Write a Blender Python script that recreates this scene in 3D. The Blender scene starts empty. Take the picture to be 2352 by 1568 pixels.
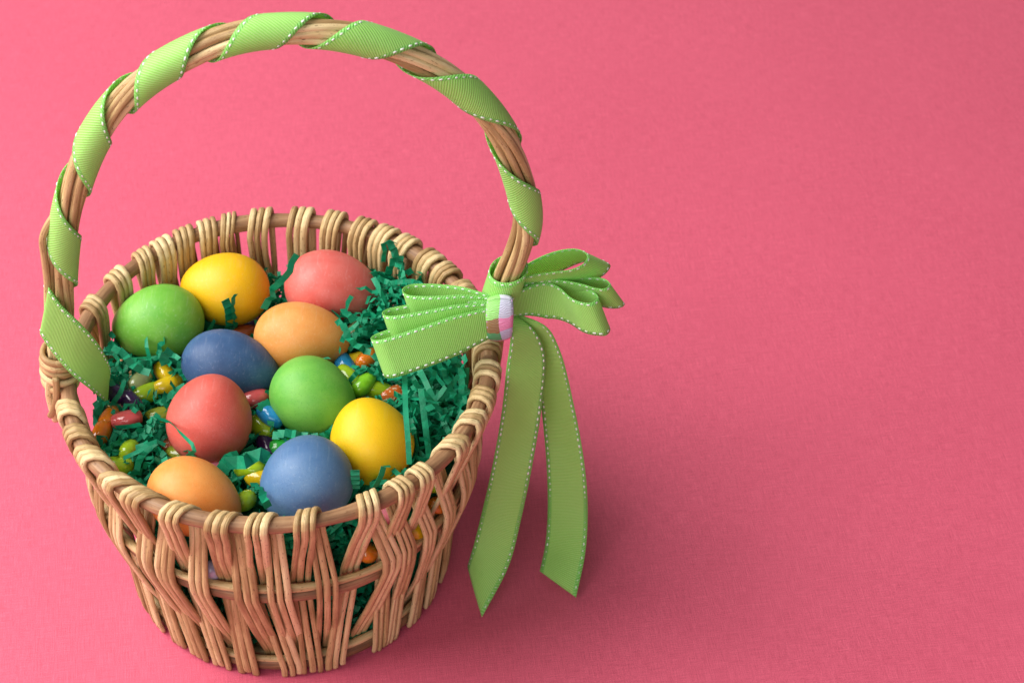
import bpy, bmesh, math, random
import numpy as np
from mathutils import Vector

# ------------------------------------------------------------------ camera
MM = 0.001
TH = math.radians(43.5)          # camera pitch
FPX = 4800.0                     # focal length for a 2352 px wide picture
CAM = np.array([134.5, -863.3, 1000.6])
H = 165.2                        # rim height above the table (mm)
RA, RBk, RBASE = 121.0, 124.5, 97.3
scene = bpy.context.scene
cd = bpy.data.cameras.new('camera'); cam = bpy.data.objects.new('camera', cd)
scene.collection.objects.link(cam)
cam.location = Vector(CAM) * MM
cam.rotation_euler = (math.pi / 2 - TH, 0, 0)
cd.sensor_width = 36; cd.lens = FPX / 2352 * 36
cd.clip_start = 0.01; cd.clip_end = 50
cd.dof.use_dof = True; cd.dof.focus_distance = 1.16; cd.dof.aperture_fstop = 14
scene.camera = cam
# ------------------------------------------------------------------ light
w = bpy.data.worlds.new('World'); scene.world = w; w.use_nodes = True
w.node_tree.nodes['Background'].inputs[0].default_value = (1.0, 0.98, 0.96, 1)
w.node_tree.nodes['Background'].inputs[1].default_value = 0.20
def area(name, loc, target, size, energy, col):
    l = bpy.data.lights.new(name, 'AREA'); l.shape = 'RECTANGLE'; l.size, l.size_y = size
    l.energy = energy; l.color = col
    o = bpy.data.objects.new(name, l); scene.collection.objects.link(o)
    o.location = loc
    o.rotation_euler = (Vector(target) - Vector(loc)).to_track_quat('-Z', 'Y').to_euler()
    return o
area('window_softbox', (-1.52, 0.02, 1.72), (0.0, 0.0, 0.10), (2.1, 2.1), 116, (1.0, 0.98, 0.955))
area('added_front_fill', (-0.45, -1.75, 1.05), (0.0, 0.0, 0.10), (1.6, 1.2), 17, (1.0, 0.985, 0.97))  # added unseen fill lamp, weaker than the key, to brighten front-facing sides
vs = scene.view_settings
vs.view_transform = 'Standard'; vs.look = 'None'; vs.exposure = 0; vs.gamma = 1; vs.use_curve_mapping = False
scene.render.engine = 'CYCLES'

rng = np.random.default_rng(7)
random.seed(7)
# ------------------------------------------------------------------ pixel helpers (2352 x 1568 picture)
FW = np.array([0, math.cos(TH), -math.sin(TH)]); RT = np.array([1.0, 0, 0]); UP = np.cross(RT, FW)
def ray(px, py): return FW + RT * (px - 1176) / FPX + UP * (784 - py) / FPX
def at(px, py, z):
    d = ray(px, py); return CAM + d * ((z - CAM[2]) / d[2])
YAW = math.radians(6)
HN = np.array([-math.sin(YAW), math.cos(YAW), 0])
def at_handle(px, py, off=0.0):       # on the upright plane of the handle (off = mm towards the camera)
    d = ray(px, py); return CAM + d * ((-off - CAM @ HN) / (d @ HN))
def nrm(v): v = np.asarray(v, float); return v / (np.linalg.norm(v) + 1e-12)

# ------------------------------------------------------------------ materials
def mat(name):
    m = bpy.data.materials.new(name); m.use_nodes = True
    nt = m.node_tree; b = nt.nodes['Principled BSDF']
    return m, nt, b
def N(nt, t, **kw):
    n = nt.nodes.new(t)
    for k, v in kw.items(): setattr(n, k, v)
    return n
def L(nt, a, b): nt.links.new(a, b)
def math_node(nt, op, a, b=None, clamp=False):
    n = N(nt, 'ShaderNodeMath', operation=op); n.use_clamp = clamp
    for i, v in enumerate((a, b)):
        if v is None: continue
        if isinstance(v, (int, float)): n.inputs[i].default_value = v
        else: L(nt, v, n.inputs[i])
    return n.outputs[0]
def ramp(nt, fac, stops):
    r = N(nt, 'ShaderNodeValToRGB'); L(nt, fac, r.inputs[0])
    e = r.color_ramp.elements
    while len(e) < len(stops): e.new(0.5)
    for i, (p, c) in enumerate(stops):
        e[i].position = p; e[i].color = (*c, 1) if len(c) == 3 else c
    return r.outputs[0]
def mixc(nt, fac, a, b, mode='MIX'):
    n = N(nt, 'ShaderNodeMix', data_type='RGBA', blend_type=mode)
    for i, v in ((0, fac), (6, a), (7, b)):
        if isinstance(v, (int, float)): n.inputs[i].default_value = v
        elif isinstance(v, tuple): n.inputs[i].default_value = (*v, 1)
        else: L(nt, v, n.inputs[i])
    return n.outputs[2]
def noise(nt, vec, scale, detail=3, rough=0.5):
    n = N(nt, 'ShaderNodeTexNoise'); n.inputs['Scale'].default_value = scale
    n.inputs['Detail'].default_value = detail; n.inputs['Roughness'].default_value = rough
    if vec is not None: L(nt, vec, n.inputs['Vector'])
    return n.outputs[0]
def mapping(nt, vec, scale=(1, 1, 1), rot=(0, 0, 0), loc=None):
    n = N(nt, 'ShaderNodeMapping'); L(nt, vec, n.inputs[0])
    n.inputs['Scale'].default_value = scale; n.inputs['Rotation'].default_value = rot
    if loc is not None: L(nt, loc, n.inputs['Location'])
    return n.outputs[0]
def bump(nt, height, strength, dist, bsdf):
    n = N(nt, 'ShaderNodeBump'); n.inputs['Strength'].default_value = strength
    n.inputs['Distance'].default_value = dist
    L(nt, height, n.inputs['Height']); L(nt, n.outputs[0], bsdf.inputs['Normal'])
    return n

def cloth_material():
    m, nt, b = mat('pink_linen')
    co = N(nt, 'ShaderNodeTexCoord').outputs['Object']
    mp = mapping(nt, co, rot=(0, 0, -math.radians(8)))
    warp = noise(nt, mapping(nt, mp, (1500, 80, 1)), 1, 3)
    weft = noise(nt, mapping(nt, mp, (80, 1500, 1)), 1, 3)
    fine = noise(nt, mp, 1700, 2)
    big = noise(nt, mp, 9, 3)
    sx = N(nt, 'ShaderNodeSeparateXYZ'); L(nt, mp, sx.inputs[0])
    k = 2 * math.pi / 0.0010
    wob = math_node(nt, 'MULTIPLY', noise(nt, mp, 60, 2), 14)
    a1 = math_node(nt, 'SINE', math_node(nt, 'ADD', math_node(nt, 'MULTIPLY', sx.outputs[0], k), wob))
    a2 = math_node(nt, 'SINE', math_node(nt, 'ADD', math_node(nt, 'MULTIPLY', sx.outputs[1], k), wob))
    weave = math_node(nt, 'MULTIPLY', a1, a2)
    s = math_node(nt, 'ADD', warp, weft)
    s = math_node(nt, 'ADD', math_node(nt, 'MULTIPLY', s, 0.5), math_node(nt, 'MULTIPLY', math_node(nt, 'SUBTRACT', fine, 0.5), 0.75))
    s = math_node(nt, 'ADD', s, math_node(nt, 'MULTIPLY', weave, 0.05))
    s = math_node(nt, 'ADD', s, math_node(nt, 'MULTIPLY', math_node(nt, 'SUBTRACT', big, 0.5), 0.10))
    sl1 = ramp(nt, noise(nt, mapping(nt, mp, (1400, 30, 1)), 1, 2), [(0.66, (0, 0, 0)), (0.74, (1, 1, 1))])
    sl2 = ramp(nt, noise(nt, mapping(nt, mp, (30, 1400, 1)), 1, 2), [(0.66, (0, 0, 0)), (0.74, (1, 1, 1))])
    s = math_node(nt, 'ADD', s, math_node(nt, 'MULTIPLY', math_node(nt, 'MAXIMUM', sl1, sl2), 0.20))
    col = ramp(nt, s, [(0.18, (0.46, 0.045, 0.090)), (0.50, (0.635, 0.080, 0.150)), (0.82, (0.80, 0.130, 0.210))])
    L(nt, col, b.inputs['Base Color'])
    b.inputs['Roughness'].default_value = 0.62
    b.inputs['Specular IOR Level'].default_value = 0.62
    b.inputs['Sheen Weight'].default_value = 0.30; b.inputs['Sheen Roughness'].default_value = 0.4
    b.inputs['Sheen Tint'].default_value = (1.0, 0.75, 0.80, 1)
    bump(nt, s, 0.6, 0.0006, b)
    return m

def wicker_material(name, dark, mid, light, spec_amt=0.55):
    m, nt, b = mat(name)
    uv = N(nt, 'ShaderNodeUVMap').outputs[0]
    oi = N(nt, 'ShaderNodeObjectInfo')
    rnd = oi.outputs['Random']
    cmb = N(nt, 'ShaderNodeCombineXYZ')
    L(nt, math_node(nt, 'MULTIPLY', rnd, 531.0), cmb.inputs[0]); L(nt, math_node(nt, 'MULTIPLY', rnd, 97.0), cmb.inputs[1])
    streak = noise(nt, mapping(nt, uv, (0.03, 7, 1), loc=cmb.outputs[0]), 1, 4, 0.6)
    blot = noise(nt, mapping(nt, uv, (0.045, 1.4, 1), loc=cmb.outputs[0]), 1, 3)
    spk = noise(nt, mapping(nt, uv, (0.30, 7.0, 1), loc=cmb.outputs[0]), 1, 2)
    f = math_node(nt, 'ADD', math_node(nt, 'MULTIPLY', streak, 0.45), math_node(nt, 'MULTIPLY', blot, 0.40))
    f = math_node(nt, 'ADD', f, math_node(nt, 'MULTIPLY', math_node(nt, 'SUBTRACT', rnd, 0.5), 0.30))
    f = math_node(nt, 'ADD', f, 0.07)
    c = ramp(nt, f, [(0.33, dark), (0.50, mid), (0.66, light)])
    knots = ramp(nt, spk, [(0.63, (0, 0, 0)), (0.70, (1, 1, 1))])
    c = mixc(nt, math_node(nt, 'MULTIPLY', knots, spec_amt), c, (0.16, 0.075, 0.03))
    L(nt, c, b.inputs['Base Color'])
    b.inputs['Roughness'].default_value = 0.48
    b.inputs['Specular IOR Level'].default_value = 0.4
    bump(nt, math_node(nt, 'ADD', streak, math_node(nt, 'MULTIPLY', blot, 0.6)), 0.7, 0.0009, b)
    return m

def ribbon_material():
    m, nt, b = mat('green_grosgrain')
    uv = N(nt, 'ShaderNodeUVMap').outputs[0]
    s = N(nt, 'ShaderNodeSeparateXYZ'); L(nt, uv, s.inputs[0])
    u, v = s.outputs[0], s.outputs[1]            # u in mm along the ribbon, v 0..1 across
    rib = math_node(nt, 'SINE', math_node(nt, 'MULTIPLY', u, 2 * math.pi / 1.1))
    rib01 = math_node(nt, 'ADD', math_node(nt, 'MULTIPLY', rib, 0.5), 0.5)
    d = math_node(nt, 'ABSOLUTE', math_node(nt, 'SUBTRACT', v, 0.5))
    edge = math_node(nt, 'GREATER_THAN', d, 0.40)
    hatch = math_node(nt, 'SINE', math_node(nt, 'ADD', math_node(nt, 'MULTIPLY', u, 4.2), math_node(nt, 'MULTIPLY', v, 70)))
    hatch = math_node(nt, 'ADD', math_node(nt, 'MULTIPLY', hatch, 0.5), 0.5)
    body = mixc(nt, rib01, (0.38, 0.81, 0.14), (0.60, 0.94, 0.32))
    edg = mixc(nt, hatch, (0.24, 0.70, 0.11), (0.44, 0.89, 0.27))
    c = mixc(nt, edge, body, edg)
    L(nt, c, b.inputs['Base Color'])
    b.inputs['Roughness'].default_value = 0.42
    b.inputs['Specular IOR Level'].default_value = 0.4
    b.inputs['Sheen Weight'].default_value = 0.15
    hgt = math_node(nt, 'ADD', mixc(nt, edge, rib01, hatch), math_node(nt, 'MULTIPLY', noise(nt, mapping(nt, uv, (0.11, 1.6, 1)), 1, 3), 3.0))
    bp = bump(nt, hgt, 0.55, 0.0004, b)
    tr = N(nt, 'ShaderNodeBsdfTranslucent'); L(nt, c, tr.inputs[0]); L(nt, bp.outputs[0], tr.inputs['Normal'])
    mx = N(nt, 'ShaderNodeMixShader'); mx.inputs[0].default_value = 0.40
    L(nt, b.outputs[0], mx.inputs[1]); L(nt, tr.outputs[0], mx.inputs[2])
    L(nt, mx.outputs[0], nt.nodes['Material Output'].inputs['Surface'])
    return m

def paper_material(name='green_crinkle_paper', base=(0.003, 0.28, 0.135)):
    m, nt, b = mat(name)
    co = N(nt, 'ShaderNodeTexCoord').outputs['Object']
    n1 = noise(nt, co, 90, 3); n2 = noise(nt, co, 900, 2)
    f = math_node(nt, 'ADD', math_node(nt, 'MULTIPLY', n1, 0.7), math_node(nt, 'MULTIPLY', n2, 0.3))
    c = ramp(nt, f, [(0.3, tuple(x * 0.72 for x in base)), (0.7, tuple(min(1, x * 1.35 + 0.004) for x in base))])
    L(nt, c, b.inputs['Base Color']); b.inputs['Roughness'].default_value = 0.5
    b.inputs['Specular IOR Level'].default_value = 0.4
    bump(nt, n2, 0.3, 0.0003, b)
    tr = N(nt, 'ShaderNodeBsdfTranslucent'); L(nt, c, tr.inputs[0])
    mx = N(nt, 'ShaderNodeMixShader'); mx.inputs[0].default_value = 0.22
    L(nt, b.outputs[0], mx.inputs[1]); L(nt, tr.outputs[0], mx.inputs[2])
    L(nt, mx.outputs[0], nt.nodes['Material Output'].inputs['Surface'])
    return m

def egg_material(name, col, col2, scratch=0.25, speck=0.35, seed=0.0):
    m, nt, b = mat(name)
    co = N(nt, 'ShaderNodeTexCoord').outputs['Object']
    off = N(nt, 'ShaderNodeCombineXYZ'); off.inputs[0].default_value = seed; off.inputs[1].default_value = seed * 1.7
    mp = mapping(nt, co, loc=off.outputs[0])
    blot = noise(nt, mp, 55, 4, 0.6)
    strk = noise(nt, mapping(nt, mp, (18, 260, 260), rot=(0, 0, 0.5)), 1, 3, 0.6)
    strk2 = noise(nt, mapping(nt, mp, (800, 16, 800), rot=(0.4, 0.2, 0.9)), 1, 2, 0.5)
    pores = noise(nt, mp, 1500, 2)
    f = math_node(nt, 'ADD', math_node(nt, 'MULTIPLY', blot, 0.86), math_node(nt, 'MULTIPLY', strk, 0.14))
    c = ramp(nt, f, [(0.32, col), (0.70, col2)])
    sc = ramp(nt, strk2, [(0.56, (0, 0, 0)), (0.78, (0.7, 0.7, 0.7))])
    c = mixc(nt, math_node(nt, 'MULTIPLY', sc, scratch), c, tuple(min(1, x * 0.6 + 0.36) for x in col2))
    pr = ramp(nt, pores, [(0.60, (0, 0, 0)), (0.70, (1, 1, 1))])
    c = mixc(nt, math_node(nt, 'MULTIPLY', pr, speck), c, tuple(x * 0.62 for x in col))
    L(nt, c, b.inputs['Base Color'])
    b.inputs['Roughness'].default_value = 0.46
    b.inputs['Specular IOR Level'].default_value = 0.38
    b.inputs['Subsurface Weight'].default_value = 0.25
    b.inputs['Subsurface Radius'].default_value = (0.004, 0.0025, 0.0015)
    b.inputs['Subsurface Scale'].default_value = 1.0
    bump(nt, math_node(nt, 'ADD', pores, math_node(nt, 'MULTIPLY', blot, 0.8)), 0.35, 0.0003, b)
    return m

def bean_material(name, col, speckled=False):
    m, nt, b = mat(name)
    co = N(nt, 'ShaderNodeTexCoord').outputs['Object']
    n1 = noise(nt, co, 160, 3)
    c = ramp(nt, n1, [(0.3, tuple(x * 0.85 for x in col)), (0.7, tuple(min(1, x * 1.12) for x in col))])
    if speckled:
        sp = ramp(nt, noise(nt, co, 520, 2), [(0.52, (0, 0, 0)), (0.60, (1, 1, 1))])
        c = mixc(nt, sp, c, (0.75, 0.55, 0.35))
    L(nt, c, b.inputs['Base Color'])
    b.inputs['Roughness'].default_value = 0.14
    b.inputs['Coat Weight'].default_value = 0.4; b.inputs['Coat Roughness'].default_value = 0.08
    b.inputs['Subsurface Weight'].default_value = 0.45
    b.inputs['Subsurface Radius'].default_value = (0.004, 0.004, 0.003)
    b.inputs['Subsurface Scale'].default_value = 1.0
    bump(nt, noise(nt, co, 240, 2), 0.12, 0.0006, b)
    return m

def flat_material(name, col, rough=0.6):
    m, nt, b = mat(name)
    co = N(nt, 'ShaderNodeTexCoord').outputs['Object']
    n1 = noise(nt, co, 1200, 2)
    c = ramp(nt, n1, [(0.3, tuple(x * 0.88 for x in col)), (0.7, col)])
    L(nt, c, b.inputs['Base Color']); b.inputs['Roughness'].default_value = rough
    bump(nt, n1, 0.3, 0.0003, b)
    return m

def plaid_material():
    m, nt, b = mat('plaid_band')
    uv = N(nt, 'ShaderNodeUVMap').outputs[0]
    s = N(nt, 'ShaderNodeSeparateXYZ'); L(nt, uv, s.inputs[0])
    u, v = s.outputs[0], s.outputs[1]
    u = math_node(nt, 'ADD', u, math_node(nt, 'ADD', math_node(nt, 'MULTIPLY', v, 0.035), math_node(nt, 'MULTIPLY', math_node(nt, 'SUBTRACT', noise(nt, mapping(nt, uv, (14, 3, 1)), 1, 1), 0.5), 0.05)))
    left = ramp(nt, u, [(0, (0.24, 0.60, 0.12)), (0.155, (0.24, 0.12, 0.025)), (0.285, (0.05, 0.32, 0.11)), (0.40, (0.62, 0.16, 0.35)), (0.70, (0.30, 0.72, 0.16))])
    right = ramp(nt, u, [(0, (0.52, 0.52, 0.66)), (0.165, (0.78, 0.24, 0.45)), (0.27, (0.48, 0.51, 0.70)), (0.40, (0.70, 0.20, 0.40)), (0.70, (0.72, 0.70, 0.86))])
    for n in nt.nodes:
        if n.bl_idname == 'ShaderNodeValToRGB': n.color_ramp.interpolation = 'CONSTANT'
    c = mixc(nt, math_node(nt, 'GREATER_THAN', math_node(nt, 'ADD', v, math_node(nt, 'MULTIPLY', math_node(nt, 'SINE', math_node(nt, 'MULTIPLY', u, 9)), 0.10)), 0.56), left, right)
    th = math_node(nt, 'SINE', math_node(nt, 'MULTIPLY', u, 420))
    c = mixc(nt, math_node(nt, 'ADD', math_node(nt, 'MULTIPLY', th, 0.05), 0.05), c, (0.9, 0.85, 0.9))
    L(nt, c, b.inputs['Base Color']); b.inputs['Roughness'].default_value = 0.5
    bump(nt, th, 0.4, 0.0003, b)
    return m

M_CLOTH = cloth_material()
M_WICK = wicker_material('willow_strand', (0.34, 0.200, 0.080), (0.58, 0.40, 0.185), (0.76, 0.585, 0.32), 0.85)
M_RIM = wicker_material('bark_rod', (0.15, 0.070, 0.032), (0.31, 0.165, 0.080), (0.50, 0.31, 0.165), 0.5)
M_BASE = wicker_material('base_board', (0.18, 0.10, 0.05), (0.28, 0.16, 0.08), (0.36, 0.22, 0.11))
M_RIB = ribbon_material()
M_STITCH = flat_material('white_thread', (0.86, 0.87, 0.83), 0.5)
M_STITCH2 = flat_material('lilac_thread', (0.58, 0.36, 0.66), 0.5)
M_PAPER = paper_material()
M_PLAID = plaid_material()

# ------------------------------------------------------------------ object helpers
COL = scene.collection
def mesh_obj(name, verts, faces, material, parent=None, uvs=None, smooth=True, origin=None):
    v = np.asarray(verts, float) * MM
    if origin is not None:
        o0 = np.asarray(origin, float) * MM; v = v - o0
    me = bpy.data.meshes.new(name)
    me.from_pydata(v.tolist(), [], faces)
    if uvs is not None:
        lay = me.uv_layers.new(name='UVMap')
        li = np.zeros(len(me.loops), dtype=np.int32); me.loops.foreach_get('vertex_index', li)
        uva = np.asarray(uvs, float)[li]
        if callable(getattr(uvs, 'seam', None)): pass
        lay.data.foreach_set('uv', uva.astype(np.float32).ravel())
    if smooth:
        me.polygons.foreach_set('use_smooth', [True] * len(me.polygons))
    me.materials.append(material); me.update()
    o = bpy.data.objects.new(name, me); COL.objects.link(o)
    if origin is not None: o.location = o0
    if parent is not None:
        o.parent = parent
        if origin is not None: o.location = Vector(o0) - parent.location
        else: o.location = -parent.location
    return o
def tag(o, label, cat, group=None):
    o['label'] = label; o['category'] = cat
    if group: o['group'] = group
    return o
def empty(name, loc):
    o = bpy.data.objects.new(name, None); COL.objects.link(o); o.location = Vector(loc) * MM
    o.empty_display_size = 0.02
    return o
def catmull(pts, n_per, ten=1.0):
    P = np.asarray(pts, float); out = []
    Q = np.vstack([2 * P[0] - P[1], P, 2 * P[-1] - P[-2]])
    for i in range(1, len(Q) - 2):
        p0, p1, p2, p3 = Q[i - 1], Q[i], Q[i + 1], Q[i + 2]
        d1 = max(np.linalg.norm((p1 - p0)[:3]) ** .5, 1e-4); d2 = max(np.linalg.norm((p2 - p1)[:3]) ** .5, 1e-4); d3 = max(np.linalg.norm((p3 - p2)[:3]) ** .5, 1e-4)
        m1 = (p1 - p0) / d1 - (p2 - p0) / (d1 + d2) + (p2 - p1) / d2
        m2 = (p2 - p1) / d2 - (p3 - p1) / (d2 + d3) + (p3 - p2) / d3
        m1 = m1 * d2 * ten; m2 = m2 * d2 * ten
        for k in range(n_per):
            t = k / n_per
            out.append((2*t**3-3*t**2+1)*p1 + (t**3-2*t**2+t)*m1 + (-2*t**3+3*t**2)*p2 + (t**3-t**2)*m2)
    out.append(P[-1])
    return np.array(out)
def sweep(path, side, wid, thk, nseg=10, closed=False, power=2.5, caps=True):
    """tube along path; side[i] = width direction; returns verts, faces, uv"""
    P = np.asarray(path, float); n = len(P)
    T = np.gradient(P, axis=0) if not closed else (np.roll(P, -1, 0) - np.roll(P, 1, 0))
    T = T / (np.linalg.norm(T, axis=1, keepdims=True) + 1e-9)
    S = np.asarray(side, float); S = S - (S * T).sum(1, keepdims=True) * T
    S = S / (np.linalg.norm(S, axis=1, keepdims=True) + 1e-9)
    B = np.cross(T, S)
    wid = np.broadcast_to(np.asarray(wid, float), (n,)); thk = np.broadcast_to(np.asarray(thk, float), (n,))
    a = np.linspace(0, 2 * np.pi, nseg, endpoint=False)
    ca = np.sign(np.cos(a)) * np.abs(np.cos(a)) ** (2 / power); sa = np.sign(np.sin(a)) * np.abs(np.sin(a)) ** (2 / power)
    V = P[:, None] + S[:, None] * (wid[:, None] / 2 * ca)[..., None] + B[:, None] * (thk[:, None] / 2 * sa)[..., None]
    ln = np.concatenate([[0], np.cumsum(np.linalg.norm(np.diff(P, axis=0), axis=1))])
    vv = np.abs(a / np.pi - 1)
    UV = np.stack([np.repeat(ln[:, None], nseg, 1), np.repeat(vv[None], n, 0)], -1).reshape(-1, 2)
    V = V.reshape(-1, 3); F = []
    m = n if closed else n - 1
    for i in range(m):
        j = (i + 1) % n
        for k in range(nseg):
            k2 = (k + 1) % nseg
            F.append((i * nseg + k, i * nseg + k2, j * nseg + k2, j * nseg + k))
    if caps and not closed:
        F.append(tuple(range(nseg))[::-1]); F.append(tuple((n - 1) * nseg + k for k in range(nseg)))
    return V, F, UV
def merge(parts):
    V, F, U, o = [], [], [], 0
    for v, f, u in parts:
        V.append(v); U.append(u); F += [tuple(i + o for i in q) for q in f]; o += len(v)
    return np.vstack(V), F, np.vstack(U)

# ------------------------------------------------------------------ table
def table():
    n = 90
    xs = np.linspace(-1700, 1900, n); ys = np.linspace(-1500, 2400, n)
    V = []
    for y in ys:
        for x in xs:
            r = math.hypot(x, y)
            z = -2.0 + 1.3 * math.sin(x / 210 + 0.6 * math.sin(y / 330)) * math.sin(y / 260 + 1)
            V.append((x, y, z * min(1, max(0, (r - 160) / 250))))
    F = [(i * n + j, i * n + j + 1, (i + 1) * n + j + 1, (i + 1) * n + j) for i in range(n - 1) for j in range(n - 1)]
    o = mesh_obj('tablecloth', V, F, M_CLOTH)
    o['kind'] = 'structure'
    o['label'] = 'plain pink woven linen cloth spread over the table'
table()

# ------------------------------------------------------------------ basket
basket = tag(empty('wicker_basket', (0, 0, 0)), 'round tan wicker basket with tall arched handle standing on the pink cloth', 'basket')
def rim_wob(a):
    return 1.0 + 0.010 * math.cos(2 * a + 2.6) + 0.008 * math.cos(3 * a + 0.4)
def ring_pt(a, z, dr=0.0):
    t = z / H
    A = (1 - t) * RBASE + t * RA + dr; B = (1 - t) * RBASE + t * RBk + dr
    wv = 1 + (rim_wob(a) - 1) * t
    return np.array([(1 - t) * -3.7 + A * wv * math.cos(a), (1 - t) * -1.0 + B * wv * math.sin(a), z])
def hoop(name, z, dr, rad, material, tall=None, n=150, wob=0.6, seed=0.0, parent=basket):
    aa = np.linspace(0, 2 * np.pi, n, endpoint=False)
    P = np.array([ring_pt(a, z + wob * math.sin(3 * a + seed), dr + 0.4 * math.sin(5 * a + seed)) for a in aa])
    side = np.tile([0, 0, 1.0], (n, 1))
    rv = 1 + 0.08 * np.sin(7 * aa + seed) + 0.05 * np.sin(13 * aa + 2 * seed)
    V, F, U = sweep(P, side, 2 * rad * rv * (tall or 1), 2 * rad * rv, 12, closed=True, power=2.1)
    return mesh_obj(name, V, F, material, parent, U)
hoop('rim', H, 0, 4.5, M_RIM, wob=0.9, seed=1.2)
ZM = 98.0
hoop('middle_hoop', ZM + 1.5, 0.6, 2.4, M_WICK, wob=1.2, seed=0.3)
hoop('middle_hoop', ZM - 5.3, 0.2, 2.6, M_RIM, tall=1.6, wob=1.0, seed=2.0)
hoop('base_hoop', 14.0, -5.5, 2.3, M_WICK, wob=0.8, seed=4.0)
hoop('base_hoop', 7.0, -5.5, 3.0, M_RIM, tall=1.4, wob=0.5, seed=5.0)
# woven bottom
def bottom():
    parts = []
    for i, r in enumerate(np.arange(6, 86, 4.6)):
        aa = np.linspace(0, 2 * np.pi, 60, endpoint=False)
        P = np.stack([-3.5 + r * np.cos(aa), -1 + r * np.sin(aa), 6 + 1.3 * np.sin(8 * aa + i * math.pi)], 1)
        parts.append(sweep(P, np.tile([0, 0, 1.0], (60, 1)), 4.4, 4.4, 6, closed=True))
    V, F, U = merge(parts)
    mesh_obj('woven_bottom', V, F, M_WICK, basket, U)
bottom()

# groups of three strands: (rim A, mid A, base A, rim B, mid B, base B) in degrees
GR = [
 (158.8,), (146.0,), (135.5,), (129.0,), (121.7,), (114.7,), (108.0,), (98.9,), (87.5,), (77.5,), (68.2,), (60.8,), (53.4,), (43.9,), (36.6,), (27.2,), (17.0,),
 (4.2,), (-5.7,), (-15.1,), (-22.9, -23, -26, -25, -21, -19), (-32.5, -32.5, -36, -36, -31, -28), (-46.0, -45.5, -48, -46, -40.5, -35), (-52.5, -53.5, -53, -53.5, -48.5, -45),
 (-62.7, -65, -70, -60, -54, -59), (-78.9, -80.5, -78.5, -75.5, -73.5, -72.5), (-90.6, -91.5, -85.5, -87, -86.5, -83.5), (-100.1, -102, -101, -96.5, -95.5, -92),
 (-112.1, -115, -111, -107.5, -109, -107), (-123.6, -125, -120, -116.5, -119.5, -117), (-131.9, -133, -129.5, -123.5, -127, -125), (-143.4, -145, -142, -137, -139.5, -138), (-151.7, -153, -152, -147.5, -150, -148), (-161, -162, -162, -157, -160, -158)]
def cyl(adeg, z, dr): return ring_pt(math.radians(adeg), z, dr)
rs = random.Random(3)
for g in GR:
    if len(g) == 1:
        a0 = g[0]
        j = lambda s: rs.uniform(-s, s)
        g = (a0, a0 + j(2.5), a0 + j(5), a0 + 2.2 + j(1.0), a0 + 2.0 + j(2.0), a0 + 2 + j(5))
    rA, mA, bA, rB, mB, bB = g
    narrow = 0.75 if abs(rA - 108.0) < 0.1 else 0.80 if -54 < rA < -44 else 1.12 if 80 < rA < 100 else rs.uniform(0.92, 1.06)
    for k in (-1, 0, 1):
        sp = 4.15 * narrow
        dR = math.degrees(sp / 122) * k; dM = math.degrees(sp / 113) * (k * rs.uniform(0.96, 1.10) + rs.uniform(-.08, .08)); dB = math.degrees(sp / 95) * (k * 1.06 + rs.uniform(-.12, .12))
        jz = rs.uniform(-1, 1); e = rs.uniform(-0.5, 0.5); tw = rs.uniform(-0.4, 0.4)
        pts = [cyl(bA + dB, 0.6 + abs(jz) * 3.0, -0.6), cyl(bA + dB, 10, -0.2 + e * 1.2), cyl(bA * .5 + mA * .5 + dB * .5 + dM * .5 + tw, 52, -2.6 + e), cyl(mA + dM, ZM - 6, -5.0), cyl(mA + dM, ZM + 4, -4.6),
               cyl((mA + rA) / 2 + (dM + dR) / 2 + tw, 132, 1.6 + e), cyl(rA + dR, H - 10, 5.6), cyl(rA + dR, H - 4, 6.5), cyl(rA + dR, H + 1.5, 6.4), cyl(rA + dR + 0.2, H + 5.0, 4.4),
               cyl(rA + dR + (rB - rA) * .2, H + 6.5 + 0.3 * jz, 0.3), cyl(rA + dR + (rB - rA) * .45, H + 5.0, -4.2), cyl(rA + dR + (rB - rA) * .7, H + 0.5, -6.3), cyl(rA + dR + (rB - rA) * .9, H - 6, -6.2),
               cyl(rB + dR * .9 + (mB - rB) * .2, H - 20, -4.0), cyl(mB + dM, ZM + 8, 4.6), cyl(mB + dM, ZM - 2, 5.4), cyl(mB + dM + (bB - mB) * .12, ZM - 11, 4.6),
               cyl(mB + (bB - mB) * .55 + (dM + dB) / 2, 52, -1.2 + e), cyl(bB + dB, 16, -10.2), cyl(bB + dB, 5, -10.4)]
        path = catmull(pts, 4, 0.34)
        ang = np.arctan2(path[:, 1], path[:, 0])
        side = np.stack([-np.sin(ang), np.cos(ang), 0 * ang], 1)
        wd = 4.05 * narrow * (1 + 0.05 * np.sin(np.linspace(0, 9, len(path)) + jz * 3)) * rs.uniform(0.84, 1.10)
        roll = rs.uniform(-0.22, 0.22) * np.sin(np.linspace(0, 7, len(path)) + jz * 4)
        side = side + np.array([0, 0, 1.0]) * roll[:, None]
        V, F, U = sweep(path, side, wd, 2.9, 8, power=2.9)
        mesh_obj('wicker_strand', V, F, M_WICK, basket, U)

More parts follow.
